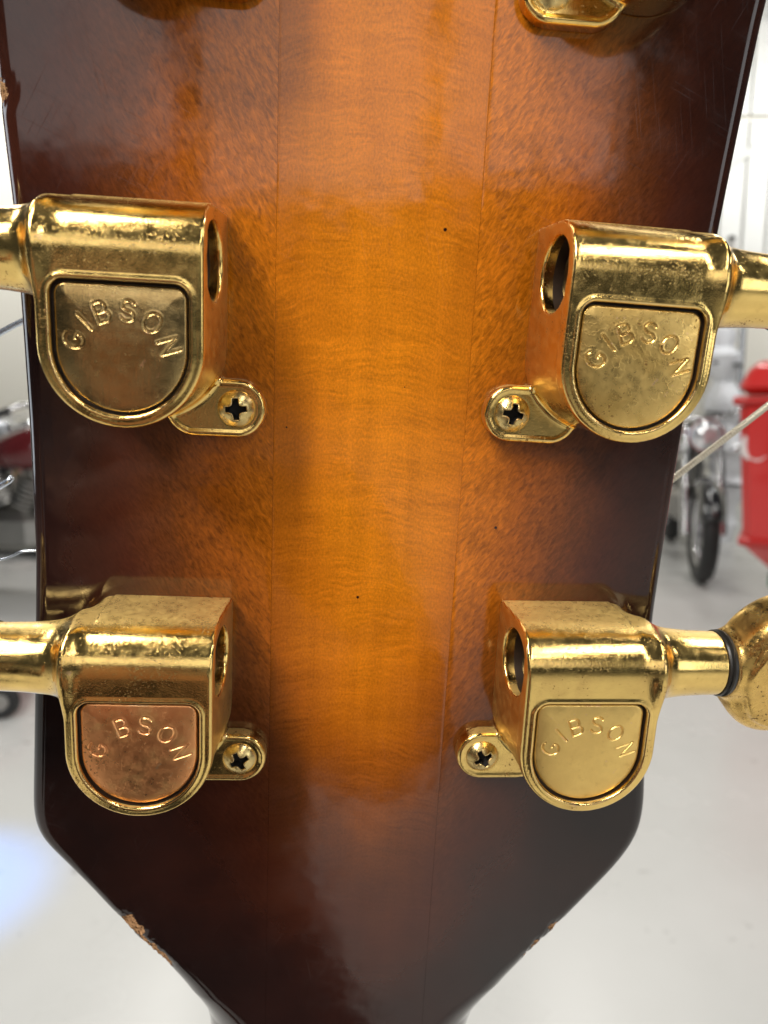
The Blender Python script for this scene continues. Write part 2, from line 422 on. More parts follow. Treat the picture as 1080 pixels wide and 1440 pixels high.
BURST = np.array([(a_, b_, c_ ** (.76 if b_ > -40 else .90)) for a_, b_, c_ in [(-30.3, 27.6, 0.1), (-24.8, 28.0, 0.22), (-19.3, 28.4, 0.4), (-12.2, 29.0, 0.65), (-5.8, 29.4, 0.82), (5.8, 30.3, 0.9), (15.4, 31.0, 0.85), (21.3, 31.5, 0.75), (26.6, 31.9, 0.62), (32.0, 32.3, 0.35), (36.6, 32.6, 0.18), (42.0, 33.0, 0.1), (-30.2, 17.8, 0.12), (-25.3, 18.2, 0.22), (-19.5, 18.6, 0.42), (-13.7, 18.9, 0.68), (-9.4, 19.2, 0.8), (-1.2, 19.8, 0.92), (10.1, 20.5, 0.92), (17.7, 21.0, 0.82), (23.9, 21.4, 0.7), (29.4, 21.8, 0.5), (33.3, 22.0, 0.3), (38.1, 22.3, 0.15), (42.9, 22.6, 0.08), (-31.0, 3.8, 0.08), (-23.6, 4.2, 0.3), (-16.1, 4.6, 0.6), (-10.1, 4.9, 0.72), (-6.2, 5.1, 0.82), (-0.8, 5.4, 0.95), (7.0, 5.8, 1), (14.1, 6.2, 0.95), (18.9, 6.5, 0.8), (22.2, 6.6, 0.7), (31.1, 7.1, 0.4), (40.2, 7.6, 0.1), (-30.4, -11.3, 0.03), (-24.2, -11.1, 0.08), (-18.0, -10.9, 0.3), (-12.4, -10.7, 0.55), (-6.8, -10.4, 0.72), (-2.0, -10.2, 0.92), (7.8, -9.9, 1), (15.2, -9.6, 0.92), (18.6, -9.5, 0.7), (25.3, -9.2, 0.45), (31.3, -9.0, 0.3), (40.0, -8.6, 0.08), (-30.9, -21.1, 0.03), (-25.4, -21.0, 0.12), (-20.6, -20.8, 0.28), (-14.1, -20.6, 0.5), (-8.4, -20.5, 0.68), (-4.3, -20.4, 0.85), (4.1, -20.1, 0.98), (10.8, -19.9, 1), (16.0, -19.8, 0.9), (21.1, -19.6, 0.65), (28.1, -19.4, 0.42), (34.3, -19.2, 0.22), (39.6, -19.1, 0.1), (-31.4, -29.7, 0.03), (-24.9, -29.6, 0.1), (-16.7, -29.4, 0.35), (-10.0, -29.3, 0.55), (-4.1, -29.1, 0.75), (2.7, -29.0, 0.93), (9.6, -28.8, 0.97), (15.7, -28.7, 0.82), (21.0, -28.6, 0.6), (27.2, -28.4, 0.35), (35.3, -28.3, 0.15), (39.9, -28.2, 0.06), (-32.6, -36.9, 0.02), (-21.0, -36.7, 0.15), (-9.1, -36.5, 0.38), (-4.0, -36.4, 0.65), (2.1, -36.3, 0.88), (9.1, -36.2, 0.92), (15.3, -36.1, 0.75), (20.7, -36.1, 0.5), (31.6, -35.9, 0.15), (40.9, -35.8, 0.04), (-33.1, -46.2, 0.02), (-21.2, -46.1, 0.1), (-10.0, -46.0, 0.28), (-5.6, -46.0, 0.5), (0.6, -46.0, 0.72), (7.8, -45.9, 0.8), (14.1, -45.9, 0.68), (18.7, -45.8, 0.5), (22.4, -45.8, 0.38), (32.7, -45.7, 0.1), (42.2, -45.7, 0.03), (-32.8, -55.9, 0.02), (-21.5, -56.0, 0.08), (-10.0, -56.0, 0.2), (-5.5, -56.0, 0.32), (0.9, -56.0, 0.5), (8.2, -56.0, 0.58), (14.8, -56.0, 0.45), (20.4, -56.1, 0.3), (26.1, -56.1, 0.12), (41.6, -56.1, 0.02), (-30.6, -64.1, 0.03), (-17.2, -64.2, 0.12), (-8.1, -64.3, 0.2), (-0.7, -64.4, 0.3), (7.7, -64.5, 0.45), (15.3, -64.6, 0.32), (23.0, -64.6, 0.15), (34.7, -64.8, 0.04), (-23.8, -72.7, 0.03), (-12.7, -72.9, 0.1), (-3.4, -73.1, 0.17), (4.2, -73.2, 0.25), (10.0, -73.3, 0.32), (15.8, -73.4, 0.25), (23.7, -73.6, 0.12), (33.7, -73.8, 0.02), (-17.5, -81.8, 0.03), (-8.0, -82.1, 0.06), (1.6, -82.3, 0.14), (10.4, -82.6, 0.2), (18.4, -82.8, 0.12), (26.5, -83.0, 0.03), (-12.8, -91.4, 0.02), (-3.1, -91.7, 0.05), (6.9, -92.0, 0.1), (12.9, -92.2, 0.1), (21.1, -92.5, 0.05), (27.3, -92.7, 0.02)]])
def resample(E, ys):
    o = np.argsort(E[:, 1]); return np.interp(ys, E[o, 1], E[o, 0])
def smooth1(a, k):
    w = np.exp(-.5 * (np.arange(-3 * k, 3 * k + 1) / k) ** 2); w /= w.sum()
    return np.convolve(np.pad(a, 3 * k, 'edge'), w, 'valid')
YS = np.arange(-112, 66.01, .45)
XL = smooth1(resample(EL, YS), 3); XR = smooth1(resample(ER, YS), 3)
poly = np.concatenate([np.stack([XL, YS], 1), np.stack([XR, YS], 1)[::-1]])
def edge_dist(x, y):
    """distance inside the left/right outline"""
    sh = x.shape; x = x.ravel(); y = y.ravel(); out = np.full(x.shape, 1e9)
    for E in (np.stack([XL, YS], 1), np.stack([XR, YS], 1)):
        A, B = E[:-1], E[1:]
        for s in range(0, len(x), 20000):
            px, py = x[s:s + 20000, None], y[s:s + 20000, None]
            near = None
            d = B - A; L = (d * d).sum(1)
            tt = np.clip(((px - A[:, 0]) * d[:, 0] + (py - A[:, 1]) * d[:, 1]) / L, 0, 1)
            dd = np.hypot(px - A[:, 0] - tt * d[:, 0], py - A[:, 1] - tt * d[:, 1]).min(1)
            out[s:s + 20000] = np.minimum(out[s:s + 20000], dd)
    return out.reshape(sh)
def burst_at(x, y):
    sh = x.shape; x = x.ravel(); y = y.ravel(); out = np.zeros(x.shape)
    for s in range(0, len(x), 20000):
        d2 = ((x[s:s + 20000, None] - BURST[:, 0]) / 3.6) ** 2 + ((y[s:s + 20000, None] - BURST[:, 1]) / 5.2) ** 2
        w = np.exp(-.5 * d2) + 1e-7 / (1 + d2)
        out[s:s + 20000] = (w * BURST[:, 2]).sum(1) / w.sum(1)
    return out.reshape(sh)

def plank(name, xa, xb, mat, side, clus):
    """one glued piece of the head: back surface, its outer wall and front, the joint face hidden inside"""
    n = len(clus); u = np.array(clus)
    X = xa[:, None] + (xb - xa)[:, None] * u[None]; Y = np.repeat(YS[:, None], n, 1)
    d = edge_dist(X, Y)
    r = 1.9 + np.interp(YS, [-104, -97, -90, -80, -70], [10.5, 8.0, 3.6, .5, 0])[:, None]
    rr = np.minimum(d, r)
    Z = -(r - np.sqrt(np.maximum(r * r - (r - rr) ** 2, 0)))
    # soft hand-sanded waviness and the glue joints sunk a hair
    Z += .05 * np.sin(X * .13 + 1) * np.sin(Y * .07) * np.clip(d / 3, 0, 1)
    for sx in (SEAM_L, SEAM_R): Z -= .016 * np.exp(-((X - sx) / .12) ** 2) * np.clip((Y + 62) / 25, 0, 1)
    chip = np.zeros_like(X)
    for cx, cy, cr in CHIPS: chip = np.maximum(chip, np.exp(-((X - cx) ** 2 + (Y - cy) ** 2) / (cr * 1.45) ** 2))
    Z -= chip * (.35 + .25 * np.sin(X * 5.1 + Y * 3.3) * np.sin(X * 2.3 - Y * 6.1))
    bu = burst_at(X, Y)
    rows = len(YS)
    V = [np.stack([X, Y, Z], 2).reshape(-1, 3)]; F = []
    I = np.arange(rows * n).reshape(rows, n)
    F.append(np.stack([I[:-1, :-1], I[:-1, 1:], I[1:, 1:], I[1:, :-1]], 2).reshape(-1, 4))
    B = np.stack([bu, chip], 2).reshape(-1, 2); tot = rows * n
    # front face (two columns) and the two long walls
    fr = np.stack([np.stack([xa, YS, np.full(rows, -THICK)], 1), np.stack([xb, YS, np.full(rows, -THICK)], 1)], 1).reshape(-1, 3)
    V.append(fr); B = np.concatenate([B, np.zeros((len(fr), 2))])
    J = tot + np.arange(rows * 2).reshape(rows, 2)
    F.append(np.stack([J[:-1, 0], J[1:, 0], J[1:, 1], J[:-1, 1]], 1))
    F.append(np.stack([I[1:, 0], J[1:, 0], J[:-1, 0], I[:-1, 0]], 1)); F.append(np.stack([I[:-1, -1], J[:-1, 1], J[1:, 1], I[1:, -1]], 1))
    faces = np.concatenate(F).tolist()
    faces.append(I[-1].tolist() + [int(J[-1, 1]), int(J[-1, 0])]); faces.append(I[0][::-1].tolist() + [int(J[0, 0]), int(J[0, 1])])
    me = mesh_np(name, np.concatenate(V), faces, True, .001)
    for k, an in enumerate(('burst', 'chip')):
        a = me.attributes.new(an, 'FLOAT', 'POINT'); a.data.foreach_set('value', B[:, k].astype(np.float32))
    me.set_sharp_from_angle(angle=R(50))
    return link(name, me, mat, side)
head = empty('headstock', guitar)
tag(head, 'sunburst maple head glued from three pieces')
e = np.linspace(0, 1, 40); edge = list((1 - np.cos(e * math.pi / 2)) * .16)      # dense toward the rounded rim
uo = np.array(edge[:-1] + list(np.linspace(.16, 1, 62)))
g_ = .012
oL = np.full(len(YS), SEAM_L - g_); cL = np.full(len(YS), SEAM_L + g_); cR = np.full(len(YS), SEAM_R - g_); oR = np.full(len(YS), SEAM_R + g_)
plank('wood_piece', XL, oL, M['wood_left'], head, uo)
plank('wood_piece', cL, cR, M['wood_centre'], head, np.concatenate([[0, .004, .009, .016], np.linspace(.03, .97, 70), [.984, .991, .996, 1]]))
plank('wood_piece', oR, XR, M['wood_right'], head, 1 - uo[::-1])
# the neck runs on below the picture
def neck():
    V = []; F = []; n = 28; ys = np.linspace(-112.03, -210, 30)
    for y in ys:
        for k in range(n + 1):
            a = math.pi * k / n
            V.append((5.35 - 20.1 * math.cos(a), y, -14 + 14.0 * math.sin(a) ** .55 - .02))
        V.append((5.35 + 20.1, y, -19)); V.append((5.35 - 20.1, y, -19))
    m = n + 3
    for i in range(len(ys) - 1):
        for k in range(m):
            j = (k + 1) % m; F.append((i * m + k, i * m + j, (i + 1) * m + j, (i + 1) * m + k))
    F.append(tuple(range(m))); F.append(tuple(reversed(range((len(ys) - 1) * m, len(ys) * m))))
    me = mesh_np('neck', V, F, True, .001); o = link('neck', me, M['veneer'], guitar); clean(o); me.set_sharp_from_angle(angle=R(50)); return o
neck()

# ---- tuning machine pieces
TOP, HF, WH, CY, CZ, CR = 14.0, 11.4, 7.8, 8.6, 6.0, 5.4
def sdD(x, y, r=6.3, top=5.8, yc=-.2, cr=1.3):
    ax = np.abs(x)
    low = np.hypot(x, y - yc) - r
    qx, qy = ax - (r - cr), y - (top - cr)
    up = np.minimum(np.maximum(qx, qy), 0) + np.hypot(np.maximum(qx, 0), np.maximum(qy, 0)) - cr
    return np.where(y < yc, low, np.maximum(up, ax - r))
def housing_sdf(x, y, z):
    prof = np.where((y > CY) & (z > CZ), np.hypot(y - CY, z - CZ) - CR, np.maximum(y - TOP, z - HF))
    dr = .9 * np.clip(1 - z / HF, 0, 1)
    xs = np.where(x < 0, x * WH / (WH + dr), x)
    low = np.hypot(xs, np.minimum(y, 0)) - WH
    qx, qy = xs - (WH - 2.6), y - (TOP - 2.6)
    cor = np.where((qx > 0) & (qy > 0), np.hypot(np.maximum(qx, 0), np.maximum(qy, 0)) - 2.6, -9)
    outl = np.where(y < 0, low, np.maximum(np.abs(xs) - WH, cor))
    # side walls drawn in a little below the face rim
    body = smax(prof, outl + .15 * np.clip((HF - 1.5 - z) / .4, 0, 1), .42)
    rad = np.hypot(y - CY, z - CZ)
    xr = np.clip(x, 7.0, 30)
    rs = 3.72 + 1.25 * np.exp(-(xr - 7.4) / 2.6) - 1.1 * np.clip(7.6 - x, 0, 3)
    shaft = np.maximum((rad - rs) * .93, np.maximum(x - 16.4, 4 - x))
    s = smin(body, shaft, 2.5)
    # domed opening at the inner end of the worm bore
    hole = np.maximum(rad - 3.85, x + 4.2)
    s = smax(s, -hole, .35)
    # recess for the cover and the bead round it
    D = sdD(x, y)
    s = smax(s, -np.maximum(D - .12, 10.5 - z), .12)
    s = smin(s, np.hypot(D - .40, z - (HF - .05)) - .20, .10)
    # screw ear
    cxn = np.clip(x, -9.8, -5.2)
    cap = np.hypot(x - cxn, y + 6.4) - 3.2
    ear = smax(cap, z - 1.75, .35)
    ear = smin(ear, np.maximum(np.abs(cap + .42) - .22, np.abs(z - 1.7) - .16), .1)
    ear = smax(ear, -(np.hypot(np.hypot(x + 9.8, y + 6.4), (z - 3.6)) - 2.5), .3)
    s = smin(s, ear, .7)
    return np.maximum(s, -z)
V_, F_ = nets(housing_sdf, (-14.2, -10.6, -.4), (17.2, 14.8, 12.4), .21)
def two_sided(name, V, F, mat):
    a = mesh_np(name, V, F, True, .001); W = V.copy(); W[:, 0] *= -1
    b = mesh_np(name, W, F[:, ::-1], True, .001)
    for me in (a, b): me.materials.append(mat)
    return a, b
HOUSE = two_sided('housing', V_, F_, M['gold_body'])
M['dirt_and_shade'] = simple('dirt_and_shade', (.030, .016, .008), .45, noise=.4, nscale=900)
fc = V_[F_].mean(1); dirt_shade = (sdD(fc[:, 0], fc[:, 1]) < .16) & (fc[:, 2] > 9) & (fc[:, 2] < 11.05)
dirt_shade |= (np.hypot(fc[:, 1] - CY, fc[:, 2] - CZ) < 3.95) & (fc[:, 0] > -6.9) & (fc[:, 0] < -3.8)      # tarnish packed round the cover; the bore's inner shade painted dark
for me_ in HOUSE: me_.materials.append(M['dirt_and_shade']); me_.polygons.foreach_set('material_index', dirt_shade.astype(np.int32))

def button_sdf(x, y, z):
    a = R(14); yy = (y - CY) * math.cos(a) + (z - CZ) * math.sin(a); zz = -(y - CY) * math.sin(a) + (z - CZ) * math.cos(a)
    xx = x - 24.2
    waist = 1 + .10 * np.exp(-(yy / 4.0) ** 2) * (xx > 0)
    e1 = (np.sqrt((xx * waist / 7.1) ** 2 + (yy / 8.9) ** 2) - 1) * 7.0
    e2 = (np.sqrt((xx / 5.3) ** 2 + (yy / 7.0) ** 2) - 1) * 5.2
    s = smax(e1, np.abs(zz) - 3.3, 2.2)
    s = smin(s, smax(e2, np.abs(zz) - 4.0, .7), .35)
    stem = np.maximum(np.hypot(y - CY, z - CZ) - 3.9, np.maximum(17.6 - x, x - 21))
    return smin(s, stem, .9)
Vb, Fb = nets(button_sdf, (16.8, -1.2, .2), (32.4, 18.6, 11.8), .28)
BUTTON = two_sided('button', Vb, Fb, M['gold_pitted'])

# stroke letters, 2 mm high, set along an arc on the cover
def arc(cx, cy, rx, ry, a0, a1, n=10): return [(cx + rx * math.cos(R(a0 + (a1 - a0) * i / n)), cy + ry * math.sin(R(a0 + (a1 - a0) * i / n))) for i in range(n + 1)]
GL = {'G': [arc(0, 0, .74, .95, 62, 322, 14) + [(.62, -.12), (.16, -.12)]],
      'I': [[(0, -.95), (0, .95)]],
      'B': [[(-.55, -.95), (-.55, .95)], [(-.55, .95)] + arc(.05, .48, .48, .47, 90, -90, 8) + [(-.55, .01)], [(-.55, .01)] + arc(.1, -.47, .54, .48, 90, -90, 8) + [(-.55, -.95)]],
      'S': [arc(0, .47, .58, .48, 25, 270, 10) + arc(0, -.48, .62, .48, 90, -155, 10)],
      'O': [arc(0, 0, .74, .95, 0, 360, 18)],
      'N': [[(-.6, -.95), (-.6, .95), (.6, -.95), (.6, .95)]]}
def letter_segments(skip=''):
    S = []
    for ch, deg in zip('GIBSON', (-68, -44, -21.5, 9.0, 39, 71)):
        if ch in skip: continue
        a = R(-deg); ca, sa = math.cos(a), math.sin(a); ox, oy = 4.72 * math.sin(R(deg)), -1.35 + 4.72 * math.cos(R(deg))
        for st in GL[ch]:
            p = [(ox + u * ca - v * sa, oy + u * sa + v * ca) for u, v in st]
            S += list(zip(p[:-1], p[1:]))
    return np.array(S)
def plate_mesh(name, skip='', depth=.13, raised=.03):
    seg = letter_segments(skip)
    gx = np.arange(-6.6, 6.61, .05); GX, GY = np.meshgrid(gx, gx, indexing='ij'); best = np.full(GX.shape, 9.0)
    for (ax, ay), (bx, by) in seg:
        dx, dy = bx - ax, by - ay; L = dx * dx + dy * dy + 1e-12
        t = np.clip(((GX - ax) * dx + (GY - ay) * dy) / L, 0, 1)
        best = np.minimum(best, np.hypot(GX - ax - t * dx, GY - ay - t * dy))
    rel = -depth * np.exp(-(best / .085) ** 2) + raised * np.exp(-((best - .19) / .06) ** 2)
    def f(x, y, z):
        fx = np.clip((x + 6.6) / .05, 0, len(gx) - 1.001); fy = np.clip((y + 6.6) / .05, 0, len(gx) - 1.001)
        i, j = fx.astype(int), fy.astype(int); u, v = fx - i, fy - j
        hgt = rel[i, j] * (1 - u) * (1 - v) + rel[i + 1, j] * u * (1 - v) + rel[i, j + 1] * (1 - u) * v + rel[i + 1, j + 1] * u * v
        D = sdD(x, y, 6.16, 5.66, -.2, 1.2)
        dome = .30 * (1 - np.exp(D * .9)) + .10 * np.clip(1 - (x * x + y * y) / 40, 0, 1)
        return np.maximum(smax(D, (z - (10.95 + dome + hgt)) * .9, .25), 10.3 - z)
    V, F = nets(f, (-6.5, -6.7, 10.1), (6.5, 6.1, 11.9), .072)
    return mesh_np(name, V, F, True, .001)
PLATE = {'full': plate_mesh('cover_plate'), 'worn': plate_mesh('cover_plate', 'I', .10, .03), 'cut': plate_mesh('cover_plate', '', .16, .015)}
def screw_mesh():
    def f(x, y, z):
        r = np.hypot(x, y)
        dome = np.maximum(np.sqrt(r * r + (z + 1.15) ** 2) - 2.62, r - 2.25)
        dome = smax(dome, r - 2.22, .3)
        ax, ay = np.abs(x), np.abs(y); lim = 1.22 - .25 * np.clip(1.3 - z, 0, 2)
        cr = np.minimum(np.maximum(ax - .31, ay - lim), np.maximum(ay - .31, ax - lim))
        cr = smin(cr, r - .55, .35)
        s = smax(dome, -np.maximum(cr, -.08 - z), .12)
        return np.maximum(s, -.6 - z)
    V, F = nets(f, (-2.6, -2.6, -.8), (2.6, 2.6, 1.8), .075)
    return mesh_np('screw', V, F, True, .001)
SCREW = screw_mesh(); SCREW.materials.append(M['screw']); M['recess_shade'] = simple('recess_shade', (.012, .009, .007), .7); SCREW.materials.append(M['recess_shade'])
for p_ in SCREW.polygons:      # cross recess painted dark, its shade put into the colour
    c_ = p_.center * 1000; r_ = math.hypot(c_.x, c_.y)
    if r_ < 1.6 and math.sqrt(r_ * r_ + (c_.z + 1.15) ** 2) < 2.40: p_.material_index = 1
def lathe_mesh(name, prof, c, axis, mat, n=40):
    b = MB().lathe(prof, c, axis, n); o = b.build(name, mat); me = o.data
    for v in me.vertices: v.co *= .001
    bpy.data.objects.remove(o); return me
def pair(name, prof, c, axis, mat):
    return (lathe_mesh(name, prof, c, axis, mat), lathe_mesh(name, prof, (-c[0], c[1], c[2]), (-axis[0], axis[1], axis[2]), mat))
WORM = pair('worm_shaft', [(0.02, 0), (2.5, 0), (2.85, .3), (2.85, 2.2)], (-6.3, CY, CZ), (1, 0, 0), M['steel_dark'])
WASH = pair('washer', [(3.3, 0), (3.85, .08), (3.95, .3), (3.7, .52), (3.98, .72), (3.9, 1.1), (3.4, 1.2)], (16.3, CY, CZ), (1, 0, 0), M['washer'])
POST = lathe_mesh('string_post', [(7.0, -15.0), (7.0, -14.05), (5.0, -14.05), (5.0, -17.5), (3.2, -18.0), (2.7, -20.5), (3.2, -23.5), (1, -24)], (0, 0, 0), (0, 0, 1), M['nickel'])

TUNERS = [  # side, x, y, plate kind, plate material, screw turn, turn of the whole machine, label
    (1, 31.1, -44.7, 'cut', 'plate_satin', 30, 0.4, 'tuning machine with pale satin cover and its button in view'),
    (-1, -18.9, -45.0, 'worn', 'plate_copper', 28, -0.6, 'tuning machine with copper-coloured worn cover'),
    (1, 31.3, -1.5, 'full', 'plate_scuffed', -8, -1.3, 'tuning machine with scuffed gold cover and open round end'),
    (-1, -19.4, -1.9, 'full', 'plate_smooth', 4, -0.3, 'tuning machine with smooth dark brass cover'),
    (1, 31.6, 41.6, 'full', 'plate_scuffed', 40, 0, 'tuning machine cut off by the top edge beside the burst rim'),
    (-1, -19.6, 41.6, 'full', 'plate_smooth', 15, 0, 'tuning machine of which only the lower ear shows')]
for side, x, y, pk, pm, st, rz, lab in TUNERS:
    t = empty('tuning_machine', guitar, (x * .001, y * .001, .00002), R(rz)); t['label'] = lab
    k = 0 if side > 0 else 1
    link('housing', HOUSE[k], None, t)
    p = bpy.data.objects.new('cover_plate', PLATE[pk].copy()); COL.objects.link(p); p.parent = t
    p.data.materials.append(M[pm])
    s = link('screw', SCREW, None, t, (-side * .0098, -.0064, .00135)); s.rotation_euler = (0, 0, R(st))
    link('worm_shaft', WORM[k], None, t); link('washer', WASH[k], None, t); link('button', BUTTON[k], None, t); link('string_post', POST, None, t)

# ---- loose string ends behind the head
def catmull(P, n=14):
    P = [Vector(p) for p in P]; Q = [P[0] * 2 - P[1]] + P + [P[-1] * 2 - P[-2]]; out = []
    for i in range(1, len(Q) - 2):
        for k in range(n):
            t = k / n; a, b, c, d = Q[i - 1], Q[i], Q[i + 1], Q[i + 2]
            out.append(.5 * ((2 * b) + (c - a) * t + (2 * a - 5 * b + 4 * c - d) * t * t + (3 * b - a - 3 * c + d) * t ** 3))
    return out + [P[-1]]
def gstring(pts, r, mat, wound=False):
    path = catmull([Vector(p) * .001 for p in pts]); mb = MB()
    if wound:      # core with fine windings
        L = [0]
        for a, b in zip(path[:-1], path[1:]): L.append(L[-1] + (b - a).length)
        n = int(L[-1] / .00011); rs = []; pp = []
        for i in range(n):
            s = L[-1] * i / (n - 1); j = min(np.searchsorted(L, s), len(L) - 1); j = max(j, 1)
            u = (s - L[j - 1]) / max(L[j] - L[j - 1], 1e-9)
            pp.append(path[j - 1].lerp(path[j], u)); rs.append(r * .001 * (1 + .07 * math.cos(i * math.pi / 2)))
        mb.tube(pp, rs, 12)
    else: mb.tube(path, r * .001, 12)
    o = mb.build('guitar_string', mat, guitar); o.data.set_sharp_from_angle(angle=R(180)); return o
gstring([(33.8, -42.5, -20), (39, -31, -19), (46.7, -21.9, -18), (51.4, -17.8, -18), (63.9, -6.8, -18), (80, 7.5, -18)], .48, M['string_wound'], True)
gstring([(-21, -42, -20), (-27, -33, -19), (-39.7, -31.3, -18), (-44.6, -32.7, -18), (-60, -37, -18)], .17, M['string_plain'])
gstring([(-22, -4, -20), (-37, 2, -26), (-56, -10, -28), (-54, -28, -20), (-43.9, -22.2, -18), (-42.2, -20.9, -18)], .42, M['string_plain'])

# ------------------------------------------------------------------ the shop behind: floor, wall, things out of focus
def floor_mat():
    m, t, b = mat_new('polished_concrete'); q = NT(t)
    tc = q.n('TexCoord'); P = tc.outputs['Object']
    a = q.noise(P, .8, 5, .6); c = q.noise(P, 9, 5, .7)
    col = q.mix(q.rng(a, .3, .7), (.60, .60, .575), (.68, .68, .66))
    col = q.mix(q.rng(c, .64, .72), col, (.34, .33, .31))
    q.put(b.inputs['Base Color'], col); q.put(b.inputs['Roughness'], q.rng(a, .3, .7, .22, .34)); b.inputs['Specular IOR Level'].default_value = .45
    return m
M['floor'] = floor_mat()
M['wall'] = simple('cream_paint', (.74, .72, .64), .8, noise=.05, nscale=1.2)
M['board'] = simple('white_board', (.72, .73, .70), .55, noise=.1, nscale=3)
M['red'] = simple('red_enamel', (.62, .025, .022), .28, coat=.6); M['red_dark'] = simple('red_lid', (.50, .022, .02), .32)
M['white_paint'] = simple('white_lettering', (.80, .74, .72), .5)
M['green'] = simple('green_stand', (.03, .17, .09), .5)
M['kraft'] = simple('kraft_card', (.30, .25, .20), .8, noise=.12, nscale=6)
M['wrap'] = simple('white_wrap', (.80, .82, .85), .35, noise=.06, nscale=5, bump=.01)
M['rubber'] = simple('rubber', (.018, .018, .018), .55, noise=.2, nscale=30)
M['chrome'] = simple('chrome', (.72, .72, .74), .12, 1.0)
M['alloy'] = simple('cast_alloy', (.42, .41, .39), .4, 1.0, noise=.15, nscale=20)
M['black_paint'] = simple('black_paint', (.012, .012, .014), .15, coat=1.0)
M['leather'] = simple('black_leather', (.03, .028, .026), .5, noise=.2, nscale=20)
M['maroon'] = simple('maroon_paint', (.13, .012, .014), .18, coat=1.0)
M['silver'] = simple('silver_paint', (.50, .52, .55), .25, .6, coat=.6)
M['lens'] = simple('lamp_lens', (.75, .77, .8), .08, .6); M['red_lens'] = simple('red_lens', (.5, .01, .01), .15)
M['straw'] = simple('straw', (.40, .28, .14), .8, noise=.35, nscale=14, bump=.02)
M['leaf'] = simple('leaf', (.10, .20, .03), .5, noise=.25, nscale=12); M['petal'] = simple('petal', (.55, .10, .13), .6)
M['terracotta'] = simple('terracotta', (.36, .16, .09), .8)

me = mesh_np('floor', [(-9, -9, 0), (9, -9, 0), (9, 9, 0), (-9, 9, 0)], [(0, 1, 2, 3)], False)
tag(link('floor', me, M['floor']), kind='structure')
wall = MB().box((0, 6.72, 2.6), (18, .16, 5.2)).build('wall', M['wall'], smooth=False); tag(wall, kind='structure')
sk = MB().box((0, 6.625, .06), (18, .03, .12), bev=.006).build('skirting', M['board'], wall, smooth=False)
for row, (z0, z1) in enumerate(((2.25, 3.42), (3.44, 4.9))):        # white boards fixed on the upper wall
    for i in range(10):
        z1_ = z1 - .03 * random.random()
        MB().box((2.75 + i * .202, 6.61 - .012 * random.random(), (z0 + z1_) / 2), (.186, .035, z1_ - z0), bev=.006).build('board', M['board'], wall, smooth=False)
brace = MB().tube([(2.7, 6.56, 2.9), (4.6, 6.56, 4.2)], .03, 8).build('brace', M['board'], wall)

